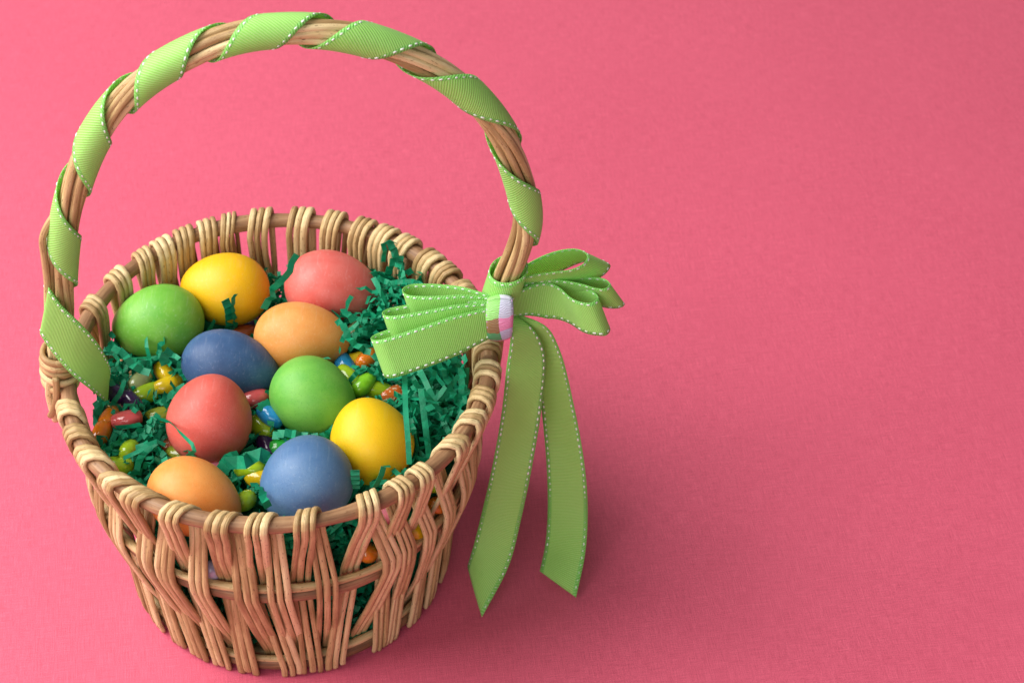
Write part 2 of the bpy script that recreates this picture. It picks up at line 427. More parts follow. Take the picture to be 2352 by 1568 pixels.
# handle
HPX = [(140, 740), (140, 640), (148, 540), (160, 470), (184, 390), (215, 320), (260, 252), (320, 193), (390, 146), (480, 103), (570, 78), (660, 70), (740, 72), (830, 88), (920, 118), (1000, 157), (1070, 207), (1130, 273), (1165, 332), (1190, 400), (1207, 465), (1209, 520), (1190, 575), (1163, 628), (1145, 672)]
hp = [at_handle(*q) for q in HPX]
lf = ring_pt(math.pi + 0.10, H, 4); rf = ring_pt(0.14, H, 4)
left_foot = [ring_pt(math.pi + 0.13, H - 45, 5), ring_pt(math.pi + 0.12, H - 22, 6), ring_pt(math.pi + 0.10, H + 2, 4.5)]
right_foot = [ring_pt(0.14, H + 4, 3.5), ring_pt(0.15, H - 20, 5), ring_pt(0.15, H - 42, 5)]
HC = catmull(left_foot + hp + right_foot, 14)
d = np.concatenate([[0], np.cumsum(np.linalg.norm(np.diff(HC, axis=0), axis=1))])
HLEN = d[-1]
def hc(s):
    s = np.clip(s, 0, HLEN); return np.stack([np.interp(s, d, HC[:, i]) for i in range(3)], -1)
# smooth the centre line
ss = np.linspace(0, HLEN, 400); cc = hc(ss)
for _ in range(25): cc[1:-1] = 0.25 * cc[:-2] + 0.5 * cc[1:-1] + 0.25 * cc[2:]
HC = cc; d = np.concatenate([[0], np.cumsum(np.linalg.norm(np.diff(HC, axis=0), axis=1))]); HLEN = d[-1]
def hframe(s):
    s = np.atleast_1d(s)
    C = hc(s); T = hc(s + 4) - hc(s - 4); T = T / np.linalg.norm(T, axis=1, keepdims=True)
    Fr = np.tile(-HN, (len(s), 1)); Fr = Fr - (Fr * T).sum(1, keepdims=True) * T; Fr /= np.linalg.norm(Fr, axis=1, keepdims=True)
    Lf = np.cross(T, Fr)          # side direction
    return C, T, Fr, Lf
def s_of(px, py):                 # arc position nearest to a pixel
    t = np.linspace(0, HLEN, 900); P = hc(t) - CAM
    z = P @ FW; x = 1176 + FPX * (P @ RT) / z; y = 784 - FPX * (P @ UP) / z
    return t[np.argmin((x - px) ** 2 + (y - py) ** 2)]
def handle():
    s = np.linspace(0, HLEN, 150)
    C, T, Fr, Lf = hframe(s)
    foot = np.clip(np.minimum(s, HLEN - s) / 70, 0, 1)
    V, F, U = sweep(C, Fr, 7.0, 7.0, 10)
    core = mesh_obj('handle', V, F, M_WICK, basket, U)
    n = 8
    for i in range(n):
        ph = 2 * math.pi * i / n - 1.7 * 2 * math.pi * s / HLEN + 0.16 * np.sin(s / 34 + i * 1.9)
        rr = (5.2 + 0.40 * np.sin(s / 27 + i * 2.3)) 
        Pn = C + (Fr * np.cos(ph)[:, None] + Lf * np.sin(ph)[:, None]) * rr[:, None]
        rad = Fr * np.cos(ph)[:, None] + Lf * np.sin(ph)[:, None]
        tang = np.cross(T, rad)
        wv = (4.3 + 0.45 * math.sin(i * 3.1)) * (1 + 0.06 * np.sin(s / 19 + i))
        V, F, U = sweep(Pn, tang, wv, wv * 0.95, 10, power=2.0)
        mesh_obj('handle_strand', V, F, M_WICK, core, U)
    # loose strand ends at the left side of the handle
    for pts in ([(126, 492, 1), (108, 520, 2), (98, 548, 3), (102, 590, 4), (108, 640, 4), (112, 700, 4)], [(112, 872, 8), (112, 905, 9), (120, 940, 9), (128, 965, 7)], [(128, 868, 12), (130, 905, 12), (124, 938, 11), (116, 955, 9)]):
        P = catmull([at_handle(x, y, o_) for x, y, o_ in pts], 6)
        V, F, U = sweep(P, np.tile(RT, (len(P), 1)), 4.0, 3.2, 9, power=2.2)
        mesh_obj('handle_strand', V, F, M_WICK, core, U)
    # binding at the left foot
    for k in range(5):
        sc = s_of(128, 800) - 2 - k * 5.2
        C1, T1, F1, L1 = hframe(sc)
        aa = np.linspace(0, 2 * np.pi, 40, endpoint=False)
        R1 = 9.6 + 0.3 * (k % 2)
        P = C1 + (np.cos(aa)[:, None] * F1 * (R1 + 0.8) + np.sin(aa)[:, None] * L1 * R1) + T1 * (1.4 * np.sin(aa + k))[:, None]
        V, F, U = sweep(P, np.tile(T1, (40, 1)), 4.7, 3.0, 8, closed=True)
        mesh_obj('binding_strand', V, F, M_WICK, basket, U)
handle()

# ------------------------------------------------------------------ ribbons
RW = 23.4
def bead_mesh():
    vs_, fs = [], []
    ns, nr = 8, 4
    vs_.append((-1, 0, 0))
    for i in range(1, nr):
        th = math.pi * i / nr
        for k in range(ns):
            a = 2 * math.pi * k / ns
            vs_.append((-math.cos(th), math.sin(th) * math.cos(a), math.sin(th) * math.sin(a)))
    vs_.append((1, 0, 0))
    for k in range(ns): fs.append((0, 1 + (k + 1) % ns, 1 + k))
    for i in range(nr - 2):
        for k in range(ns):
            fs.append((1 + i * ns + k, 1 + i * ns + (k + 1) % ns, 1 + (i + 1) * ns + (k + 1) % ns, 1 + (i + 1) * ns + k))
    last = 1 + (nr - 1) * ns
    for k in range(ns): fs.append((last, 1 + (nr - 2) * ns + k, 1 + (nr - 2) * ns + (k + 1) % ns))
    return np.array(vs_), fs
BV, BF = bead_mesh()
def ribbon(name, E1, E2, parent, nv=9, bulge=None, material=None, stitch=None, pitch=4.5, rib_scale=1.0, inset=1.5, grid=None):
    """ribbon between the edge curves E1, E2 (n x 3), with stitching along both edges"""
    E1 = np.asarray(E1); E2 = np.asarray(E2); n = len(E1)
    mid = (E1 + E2) / 2
    ln = np.concatenate([[0], np.cumsum(np.linalg.norm(np.diff(mid, axis=0), axis=1))])
    T = np.gradient(mid, axis=0); W = E2 - E1
    Nn = np.cross(T, W); Nn /= (np.linalg.norm(Nn, axis=1, keepdims=True) + 1e-9)
    v = np.linspace(0, 1, nv)
    G = E1[:, None] * (1 - v)[None, :, None] + E2[:, None] * v[None, :, None]
    if bulge is not None:
        G = G + Nn[:, None] * (np.asarray(bulge)[:, None] * (1 - (2 * v - 1) ** 2)[None])[..., None]
    if grid is not None: G = grid; nv = G.shape[1]; v = np.linspace(0, 1, nv)
    F = [(i * nv + k, i * nv + k + 1, (i + 1) * nv + k + 1, (i + 1) * nv + k) for i in range(n - 1) for k in range(nv - 1)]
    UV = np.stack([np.repeat(ln[:, None] * rib_scale, nv, 1), np.repeat(v[None], n, 0)], -1).reshape(-1, 2)
    o = mesh_obj(name, G.reshape(-1, 3), F, material or M_RIB, parent, UV)
    md = o.modifiers.new('thickness', 'SOLIDIFY'); md.thickness = 0.45 * MM; md.offset = 0
    # stitches
    VV, FF, off = [], [], 0
    for side in (0, 1):
        Ea, Eb = (E1, E2) if side == 0 else (E2, E1)
        wl = np.linalg.norm(Eb - Ea, axis=1, keepdims=True)
        line = Ea + (Eb - Ea) / (wl + 1e-9) * np.minimum(inset, wl * 0.2)
        if grid is not None:
            f_ = inset / RW * (nv - 1); i0 = int(f_); i1 = i0 + 1; f_ -= i0
            Gs = grid if side == 0 else grid[:, ::-1]
            line = Gs[:, i0] * (1 - f_) + Gs[:, i1] * f_
        l2 = np.concatenate([[0], np.cumsum(np.linalg.norm(np.diff(line, axis=0), axis=1))])
        Tn = np.gradient(line, axis=0)
        for q in np.arange(pitch * 0.4, l2[-1] - 1.2, pitch):
            P = np.array([np.interp(q, l2, line[:, i]) for i in range(3)])
            t = nrm([np.interp(q, l2, Tn[:, i]) for i in range(3)])
            nn = np.array([np.interp(q, l2, Nn[:, i]) for i in range(3)]); nn = nrm(nn - (nn @ t) * t)
            bb = np.cross(t, nn); sz = random.uniform(0.78, 1.15); P = P + t * random.uniform(-0.45, 0.45) + bb * random.uniform(-0.15, 0.15)
            VV.append(P + BV[:, :1] * t * 1.15 * sz + BV[:, 1:2] * bb * 0.60 * sz + BV[:, 2:] * nn * 0.55)
            FF += [tuple(i + off for i in f) for f in BF]; off += len(BV)
    if VV:
        st = mesh_obj('stitching', np.vstack(VV), FF, stitch or M_STITCH, o)
        st['kind'] = 'stuff'
        st.location = (0, 0, 0)
    return o

# ribbon wound round the handle
wrap_root = None
def wound_ribbon():
    R = 8.6
    cent = [(122, 742), (151, 548), (213, 322), (372, 170), (590, 82), (815, 88), (1052, 198), (1188, 462)]
    S = [s_of(*q) for q in cent]; PH = [2 * math.pi * i for i in range(len(S))]
    S = [S[0] - (S[1] - S[0])] + S + [S[-1] + 27]; PH = [-2 * math.pi] + PH + [PH[-1] + 2 * math.pi * 0.47]
    # smooth phase(s)
    u = np.linspace(PH[1] - 0.50 * math.pi, PH[-1], 520)
    sv = np.interp(u, PH, S)
    ker = np.hanning(61); ker /= ker.sum()
    pad = np.concatenate([2 * sv[0] - sv[30:0:-1], sv, 2 * sv[-1] - sv[-2:-32:-1]])
    sv = np.convolve(pad, ker, 'valid')
    # unrolled direction (ds, R dphi)
    ds = np.gradient(sv); dp = np.gradient(u) * R
    l = np.hypot(ds, dp); ds /= l; dp /= l
    def pt(vv):
        s = sv - dp * vv; ph = u + ds * vv / R
        C, T, Fr, Lf = hframe(s)
        # phase 0 faces the camera; growing phase moves towards the left of the travel
        return C + (Fr * np.cos(ph)[:, None] + Lf * (-np.sin(ph))[:, None] * SGN) * (R + 0.3)
    SGN = 1.0
    E1, E2 = pt(RW / 2), pt(-RW / 2)       # E1 lower along the handle, E2 further along
    # lead-in: leaves the handle and tucks in between basket wall and eggs
    up = [(252, 862), (251, 838), (225, 788), (185, 743), (140, 700), (112, 660)]
    lo = [(236, 962), (244, 928), (206, 893), (163, 858), (118, 806), (92, 765)]
    of = [-12, 2, 11, 14, 12.5, 9.5]
    A = [at_handle(*q, o) for q, o in zip(lo, of)]; B = [at_handle(*q, o) for q, o in zip(up, of)]
    k0 = 18
    A = catmull(A + [E1[k0]], 9); B = catmull(B + [E2[k0]], 9)
    nv = 15; vq = np.linspace(0, 1, nv)
    lead = A[:-1, None] * (1 - vq)[None, :, None] + B[:-1, None] * vq[None, :, None]
    body = np.stack([pt(RW / 2 - RW * q) for q in vq], 1)[k0:]
    E1 = np.vstack([A[:-1], E1[k0:]]); E2 = np.vstack([B[:-1], E2[k0:]])
    o = ribbon('wound_ribbon', E1, E2, None, grid=np.concatenate([lead, body]))
    return tag(o, 'long lime green stitched ribbon wound in a spiral round the basket handle', 'ribbon')
wound_ribbon()

# bow
K = at(1152, 727, H + 36)
bow = tag(empty('bow', K), 'lime green ribbon bow with plaid centre tied at the foot of the handle', 'bow')
def loop(tip_px, tip_z, wvec, thick, arch=0.0, wk=(0.1, -0.25, -1.0), k_off=(0, 0, 0), flip=1, bl=1.2, wscale=1.0, sway=0.0):
    Tp = at(*tip_px, tip_z); K0 = K + np.array(k_off, float)
    D = Tp - K0; Ln = np.linalg.norm(D); D = D / Ln
    wT = nrm(wvec); wK = nrm(wk)
    s = nrm(np.cross(D, wT)) * flip
    r = thick / 2
    st = []
    for t in np.linspace(0, 1, 16): st.append((t * (Ln - r), r * (0.12 + 0.88 * (3 * t**2 - 2 * t**3)) + 2.2 * math.sin(math.pi * t)))
    for a in np.linspace(0, math.pi, 13)[1:-1]: st.append((Ln - r + r * math.sin(a), r * math.cos(a)))
    for t in np.linspace(1, 0, 16): st.append((t * (Ln - r), -r * (0.12 + 0.88 * (3 * t**2 - 2 * t**3)) - 0.8 * math.sin(math.pi * t)))
    E1, E2 = [], []
    for x, o in st:
        q = min(1, max(0, x / Ln)); g = 0.76 + 0.24 * min(1, q / 0.35)
        wv = nrm(wK * (1 - min(1, q * 1.6)) + wT * min(1, q * 1.6)) * RW * wscale * g
        P = K0 + D * x + s * o + np.array([0, 0, 1.0]) * arch * math.sin(math.pi * min(1, q)) 
        E1.append(P - wv / 2); E2.append(P + wv / 2)
    E1, E2 = catmull(E1, 2), catmull(E2, 2)
    ribbon('loop', E1, E2, bow, bulge=np.full(len(E1), bl * 0))
# left loops (front, middle, back)
loop((868, 822), K[2] - 8, (0.30, -0.40, -0.86), 15, flip=-1, k_off=(-3, -3, 0))
loop((893, 762), K[2] - 4, (0.28, -0.34, -0.88), 14, flip=-1, k_off=(-3, 0, 1))
loop((938, 706), K[2] - 1, (0.26, -0.28, -0.92), 15, flip=-1, k_off=(-3, 4, 1))
# right loops (back, middle, front): upper edge in pixels + height, width direction per station
def loop_px(up, z0, z1, ws):
    n = len(up)
    far = np.array([math.sin(math.pi * i / (n - 1)) for i in range(n)])
    U = catmull([at(x, y, K[2] + z0 + (z1 - z0) * f) for (x, y), f in zip(up, far)], 6)
    t = np.linspace(0, 1, len(U)); tk = np.linspace(0, 1, len(ws))
    W = np.stack([np.interp(t, tk, [w_[i] for w_ in ws]) for i in range(3)], 1)
    W /= np.linalg.norm(W, axis=1, keepdims=True)
    g = 0.55 + 0.45 * np.clip(np.minimum(t, 1 - t) / 0.16, 0, 1)
    ribbon('loop', U, U + W * RW * g[:, None], bow)
loop_px([(1168, 681), (1180, 648), (1220, 632), (1269, 625), (1312, 619), (1337, 608), (1349, 592), (1342, 579), (1320, 572), (1283, 576), (1240, 591), (1197, 617), (1168, 650)], 9, 26,
        [(.2, .2, -.95), (.5, .4, -.75), (.58, .44, -.66), (.5, .4, -.75), (.2, .2, -.95)])
loop_px([(1172, 672), (1220, 646), (1283, 643), (1335, 652), (1369, 662), (1389, 663), (1400, 652), (1386, 640), (1326, 636), (1254, 637), (1180, 655)], 9, 14,
        [(.2, .1, -.95), (.35, .2, -.9), (.43, .28, -.86), (.35, .2, -.9), (.2, .1, -.95)])
loop_px([(1172, 684), (1211, 658), (1254, 647), (1283, 659), (1309, 682), (1329, 692), (1358, 695), (1373, 681), (1345, 660), (1283, 642), (1226, 645), (1180, 664)], 10, 9,
        [(.1, -.2, -1), (.15, -.3, -.95), (.3, -.25, -.92), (.40, -.2, -.90), (.3, -.1, -.95), (.15, 0, -1), (.1, 0, -1)])
def tail(name, left, right, zl, zr, n=9):
    A = catmull([at(*q, z) for q, z in zip(left, zl)], n); B = catmull([at(*q, z) for q, z in zip(right, zr)], n)
    tt = np.linspace(0, 1, len(A))
    ribbon(name, A, B, bow, bulge=1.5 * np.sin(tt * 9 + 0.6) * tt + 0.8 * np.sin(tt * 21))
zk = K[2]
tail('tail', [(1150, 725), (1171, 760), (1163, 850), (1150, 965), (1130, 1075), (1106, 1180), (1090, 1245), (1074, 1300)],
     [(1170, 715), (1222, 752), (1252, 812), (1244, 935), (1225, 1055), (1196, 1195), (1168, 1300), (1107, 1416)],
     [zk - 2, zk - 6, zk - 32, zk - 70, zk - 108, zk - 146, zk - 166, 16], [zk - 2, zk - 10, zk - 30, zk - 66, zk - 104, zk - 148, zk - 176, 3])
tail('tail', [(1160, 728), (1205, 752), (1228, 800), (1243, 930), (1256, 1075), (1258, 1180), (1252, 1255), (1240, 1311)],
     [(1180, 718), (1252, 748), (1284, 800), (1319, 935), (1344, 1080), (1350, 1175), (1344, 1270), (1323, 1371)],
     [zk - 4, zk - 12, zk - 34, zk - 82, zk - 130, zk - 164, zk - 186, 6], [zk - 4, zk - 12, zk - 30, zk - 78, zk - 126, zk - 158, zk - 180, 4])
# plaid band round the middle of the bow
def band():
    nu, nv = 40, 9
    ax = nrm([1, 0.05, 0.05]); e1 = nrm([0, -1, 0.0]); e2 = np.cross(e1, ax); e2 = nrm(e2)
    E1, E2 = [], []
    for i in range(nu + 1):
        a = math.pi / 2 - 2 * math.pi * i / nu
        c = K + e1 * 9.0 * math.cos(a) + np.array([0, 0, 1.0]) * 13.0 * math.sin(a) + np.array([-1, -1, 0])
        pin = 7.2 + 0.5 * math.sin(2 * a)
        E1.append(c - ax * pin); E2.append(c + ax * pin)
    o = ribbon('plaid_band', E1, E2, bow, material=M_PLAID, stitch=M_STITCH2, bulge=np.full(nu + 1, 1.6), rib_scale=1.0, inset=0.7, pitch=3.6)
    lay = o.data.uv_layers[0].data
    tot = max(l.uv[0] for l in lay)
    for l in lay: l.uv[0] /= tot
    o['label'] = 'plaid band of green, brown, pink and lilac squares round the bow'
band()
# collar of ribbon round the handle above the knot
def collar():
    s0, s1 = s_of(1170, 618), s_of(1148, 690)
    s0, s1 = min(s0, s1), max(s0, s1) + 12
    E1, E2 = [], []
    for i in range(49):
        a = 2 * math.pi * i / 48 * 1.05 + 2.2
        sl = 5.0 * math.sin(a + 0.4)
        for E, s, R in ((E1, s0 + sl, 9.8), (E2, s1 + sl, 11.5)):
            C, T, Fr, Lf = hframe(s)
            E.append((C + (Fr * math.cos(a) + Lf * math.sin(a)) * R)[0])
    ribbon('collar', E1, E2, bow)
collar()

# ------------------------------------------------------------------ eggs
EGGS = []
def egg(px, py, z, axis, Ln, Dm, mt, label):
    c = at(px, py, z); ax = nrm(axis)
    e1 = nrm(np.cross(ax, [0.123, 0.4, 0.9])); e2 = np.cross(ax, e1)
    nr, ns = 40, 48
    V = [-ax * Ln / 2]
    for i in range(1, nr):
        th = math.pi * i / nr; x = -math.cos(th)
        r = Dm / 2 * math.sin(th) * (1 - 0.115 * x - 0.03 * x * x + 0.012)
        for k in range(ns):
            a = 2 * math.pi * k / ns
            V.append(ax * x * Ln / 2 + (e1 * math.cos(a) + e2 * math.sin(a)) * r)
    V.append(ax * Ln / 2)
    F = [(0, 1 + (k + 1) % ns, 1 + k) for k in range(ns)]
    for i in range(nr - 2):
        for k in range(ns):
            F.append((1 + i * ns + k, 1 + i * ns + (k + 1) % ns, 1 + (i + 1) * ns + (k + 1) % ns, 1 + (i + 1) * ns + k))
    l = 1 + (nr - 1) * ns
    for k in range(ns): F.append((l, 1 + (nr - 2) * ns + k, 1 + (nr - 2) * ns + (k + 1) % ns))
    F = [f[::-1] for f in F]
    o = mesh_obj('egg', np.array(V) + c, F, mt, None, origin=c)
    EGGS.append((c, ax, Ln / 2, Dm / 2))
    return tag(o, label, 'egg', 'dyed eggs in the basket')
def _dk(c, k=0.84): return tuple(tuple(x * k for x in q) for q in c)
YEL = ((0.80, 0.43, 0.004), (0.82, 0.47, 0.008)); ORG = ((0.83, 0.30, 0.060), (0.87, 0.42, 0.13)); GRN = ((0.135, 0.44, 0.038), (0.25, 0.55, 0.075))
RED = ((0.74, 0.105, 0.082), (0.80, 0.18, 0.14)); BLU = ((0.040, 0.100, 0.250), (0.085, 0.180, 0.37)); LBL = ((0.085, 0.195, 0.40), (0.135, 0.26, 0.46))
YEL2 = ((0.81, 0.49, 0.004), (0.83, 0.54, 0.008)); PNK = ((0.72, 0.115, 0.095), (0.78, 0.20, 0.17)); ORG2 = ((0.86, 0.27, 0.045), (0.88, 0.38, 0.10)); GRN2 = ((0.13, 0.46, 0.06), (0.24, 0.57, 0.09))
EM = {n: egg_material('egg_dye_' + n, *_dk(c, 0.80 if n in ('navy', 'sky') else 0.97 if n in ('yellow', 'lemon') else 0.90), scratch=s, speck=p, seed=i * 0.13) for i, (n, c, s, p) in enumerate([('yellow', YEL, .18, .18), ('pink', PNK, .3, .25), ('leaf', GRN, .35, .35), ('orange', ORG, .30, .25), ('navy', BLU, .28, .3), ('green', GRN2, .1, .6), ('red', RED, .2, .45), ('lemon', YEL2, .1, .3), ('sky', LBL, .2, .5), ('tangerine', ORG2, .1, .3)])}
egg(517, 664, H - 17, (-1, 0.05, 0.05), 54.5, 44, EM['yellow'], 'yellow egg lying against the back wall of the basket')
egg(764, 663, H - 16, (1, -0.10, -0.15), 59, 45.5, EM['pink'], 'coral pink egg resting against the back wall beside green paper')
egg(363, 742, H - 18, (-1, -0.15, -0.12), 55.5, 45, EM['leaf'], 'streaky leaf green egg beside the wound left foot of the handle')
egg(694, 776, H - 18, (1, -0.05, -0.05), 57.5, 42, EM['orange'], 'pale orange egg touching the coral pink and dark blue eggs')
egg(530, 845, H - 22, (1, -0.10, -0.25), 58.5, 43, EM['navy'], 'dark blue egg behind the round red egg')
egg(722, 916, H - 21, (0.75, -0.35, -0.45), 54, 45, EM['green'], 'speckled bright green egg between the pale orange and lemon yellow eggs')
egg(482, 961, H - 16, (0.22, 0.25, 0.9), 54, 48, EM['red'], 'upright red egg in front of the dark blue egg')
egg(852, 1014, H - 20, (-0.25, 0.35, 0.80), 52, 47, EM['lemon'], 'lemon yellow egg with a thin green paper strip across it')
egg(702, 1106, H - 16, (-0.85, -0.25, -0.45), 53.5, 48.5, EM['sky'], 'light blue egg resting against the front rim')
egg(447, 1144, H - 16, (1, -0.30, -0.40), 54, 42, EM['tangerine'], 'bright orange egg tucked behind the front rim')

# ------------------------------------------------------------------ jelly beans
def bean_mesh():
    nr, ns = 12, 14
    P = []
    for i in range(nr + 1):
        th = math.pi * i / nr; x = -math.cos(th) * 9.2
        r = 5.9 * max(0.001, math.sin(th)) ** 0.62
        for k in range(ns):
            a = 2 * math.pi * k / ns
            y = r * math.cos(a); z = r * math.sin(a) * 0.94
            P.append((x, y + 0.013 * x * x - 0.4, z))
    F = [(i * ns + k, i * ns + (k + 1) % ns, (i + 1) * ns + (k + 1) % ns, (i + 1) * ns + k) for i in range(nr) for k in range(ns)]
    F = [f[::-1] for f in F]
    me = bpy.data.meshes.new('jelly_bean'); me.from_pydata((np.array(P) * MM).tolist(), [], F)
    me.polygons.foreach_set('use_smooth', [True] * len(F)); me.update()
    return me
BMESH = bean_mesh()
BC = {'purple': (0.045, 0.012, 0.075), 'pink': (0.62, 0.10, 0.10), 'blue': (0.02, 0.27, 0.55), 'lime': (0.35, 0.52, 0.015), 'yellow': (0.75, 0.52, 0.01), 'orange': (0.72, 0.20, 0.012),
      'green': (0.22, 0.55, 0.02), 'clear': (0.33, 0.38, 0.16), 'speckled': (0.62, 0.14, 0.02), 'olive': (0.30, 0.34, 0.03), 'brown': (0.42, 0.10, 0.03), 'lilac': (0.50, 0.42, 0.58), 'emerald': (0.03, 0.45, 0.05), 'rose': (0.70, 0.20, 0.26)}
BMAT = {k: bean_material('candy_' + k, v, k == 'speckled') for k, v in BC.items()}
BEANS_POS = []
def bean(px, py, z, ang, tilt, kind, label, sc=1.0):
    c = at(px, py, z)
    me = BMESH.copy(); me.materials.append(BMAT[kind])
    o = bpy.data.objects.new('jelly_bean', me); COL.objects.link(o)
    o.location = Vector(c) * MM; o.scale = (sc, sc, sc)
    o.rotation_euler = (random.uniform(-1, 1), math.radians(tilt), math.radians(ang))
    BEANS_POS.append((c, 8.5 * sc))
    tag(o, label, 'jelly bean', 'jelly beans scattered in the basket')
zb = H - 33
for b_ in [
 (581, 737, zb - 2, 30, 10, 'purple', 'dark purple jelly bean wedged behind the pale orange egg'),
 (583, 916, zb + 6, 15, -5, 'pink', 'dusty pink jelly bean wedged between the red and dark blue eggs'),
 (620, 954, zb + 8, -40, 8, 'blue', 'bright blue jelly bean touching the speckled green egg'),
 (602, 980, zb + 1, -35, 5, 'lime', 'lime jelly bean touching the red egg below the blue bean'),
 (616, 1026, zb - 4, -50, 10, 'purple', 'dark purple jelly bean between red egg and light blue egg'),
 (793, 838, zb + 6, -60, 10, 'blue', 'blue jelly bean beside the pale orange egg under the ribbon loop'),
 (814, 830, zb + 4, 20, 0, 'yellow', 'small yellow jelly bean between the blue and orange beans'),
 (846, 823, zb + 8, 60, 15, 'orange', 'glossy orange jelly bean tucked under the front ribbon loop'),
 (800, 865, zb + 9, -45, 5, 'lime', 'yellow lime jelly bean leaning on the speckled green egg'),
 (836, 883, zb + 10, 55, 0, 'green', 'bright lime green jelly bean standing clear of the green egg'),
 (868, 896, zb + 5, 0, 20, 'lime', 'yellowish lime jelly bean half under shredded paper beside the green one'),
 (848, 910, zb + 1, 10, 0, 'clear', 'pale translucent green jelly bean behind the lemon yellow egg'),
 (905, 906, zb + 3, 25, 0, 'speckled', 'speckled orange jelly bean at the top of the lemon yellow egg'),
 (815, 758, zb + 3, 80, 0, 'clear', 'grey green translucent jelly bean between pale orange egg and ribbon loop'),
 (263, 902, zb + 7, -30, 5, 'purple', 'large dark purple jelly bean beside the wound ribbon end'),
 (302, 924, zb + 4, -45, 10, 'purple', 'dark purple jelly bean half covered by paper above the coral bean'),
 (291, 963, zb + 10, 12, -5, 'pink', 'coral red jelly bean lying on paper near the left foot of the handle'),
 (251, 962, zb + 6, 70, 0, 'orange', 'orange jelly bean beside the tip of the wound ribbon'),
 (233, 994, zb + 6, 80, 0, 'orange', 'orange jelly bean against the left wall below the ribbon tip'),
 (297, 1033, zb + 8, 85, 30, 'lime', 'round looking lime jelly bean in the paper left of the red egg'),
 (388, 884, zb + 5, 30, 0, 'yellow', 'golden yellow jelly bean between the dark blue and red eggs'),
 (378, 856, zb + 2, -60, 0, 'yellow', 'yellow jelly bean mostly buried in paper under the leaf green egg'),
 (338, 902, zb + 3, 30, 0, 'lime', 'yellow lime jelly bean buried in paper left of the golden bean'),
 (321, 875, zb + 5, 60, 0, 'clear', 'pale green translucent jelly bean half hidden in paper strips'),
 (368, 955, zb + 2, 20, 0, 'olive', 'olive green jelly bean behind the curling strip by the red egg'),
 (270, 1069, zb + 6, 0, 0, 'lime', 'lime jelly bean against the wall under the left front rim'),
 (415, 1044, zb - 1, -10, 0, 'olive', 'olive yellow jelly bean under the red egg'),
 (400, 1020, zb - 1, 50, 0, 'brown', 'reddish brown jelly bean under the curling paper strip'),
 (495, 1074, zb + 0, 15, 0, 'rose', 'rose pink jelly bean between the red egg and bright orange egg'),
 (573, 1077, zb + 4, -10, -10, 'lime', 'lime jelly bean lying in paper between orange and light blue eggs'),
 (596, 1098, zb + 2, -20, 0, 'yellow', 'yellow jelly bean touching the light blue egg'),
 (564, 1149, zb + 7, 80, 30, 'lime', 'lime jelly bean between bright orange egg and front rim'),
 (650, 1028, zb - 3, 10, 0, 'emerald', 'small emerald green jelly bean behind the light blue egg'),
 (556, 766, zb - 4, 20, 0, 'brown', 'brownish orange jelly bean in the gap under the yellow egg'),
 (999, 1108, H - 44, 60, 40, 'lime', 'yellow lime jelly bean seen through the wall below the right rim'),
 (1009, 1158, H - 59, 60, 40, 'orange', 'orange jelly bean seen through the right wall of the basket'),
 (953, 1215, H - 61, 50, 50, 'yellow', 'yellow jelly bean seen through the wall above the middle hoop'),
 (846, 1268, H - 63, 70, 40, 'orange', 'orange jelly bean seen through the front wall above the middle hoop'),
 (903, 1236, H - 61, 40, 20, 'emerald', 'bright green jelly bean seen through the front right wall'),
 (888, 1184, H - 34, 30, 20, 'rose', 'rose pink jelly bean seen just under the front right rim'),
 (489, 1309, H - 62, 75, 60, 'lilac', 'pale lilac jelly bean seen through the front wall'),
 ]: bean(*b_)

# ------------------------------------------------------------------ shredded paper
def zfill(x, y):
    z = H - 34
    for gx, gy, s, h in ((92, -15, 32, 20), (68, 72, 26, 22), (-88, 12, 26, 15), (-88, -45, 26, 8), (5, -72, 20, 5), (60, 35, 25, 12), (-20, 95, 30, 4)):
        z += h * math.exp(-((x - gx) ** 2 + (y - gy) ** 2) / (2 * s * s))
    return z
def push(P, margin=1.6):
    for _ in range(2):
        for c, ax, hl, hr in EGGS:
            dv = P - c; al = dv @ ax; pr = dv - np.outer(al, ax)
            q = np.sqrt((al / (hl + margin)) ** 2 + (np.linalg.norm(pr, axis=1) / (hr + margin)) ** 2)
            k = q < 1
            if k.any(): P[k] = c + dv[k] / np.maximum(q[k, None], 0.15)
    for c, r in BEANS_POS:
        dv = P - c; q = np.linalg.norm(dv, axis=1); k = q < r
        if k.any(): P[k] = c + dv[k] / np.maximum(q[k, None], 1) * r
        up = nrm([-0.15, -0.55, 0.8]); al = (P - c) @ up; pr = (P - c) - np.outer(al, up)
        k = (al > 0) & (al < 30) & (np.linalg.norm(pr, axis=1) < 5.5)
        if k.any(): P[k] -= up * (al[k] + 5)[:, None]
    r = np.hypot(P[:, 0], P[:, 1]); zc = np.clip(P[:, 2], 5, H + 20)
    lim = RBASE + (RA - RBASE) * zc / H - np.where(P[:, 2] > H - 12, 8.5, 10.0)
    k = r > lim
    P[k, :2] *= (lim[k] / r[k])[:, None]
    P[:, 2] = np.maximum(P[:, 2], 9)
    return P
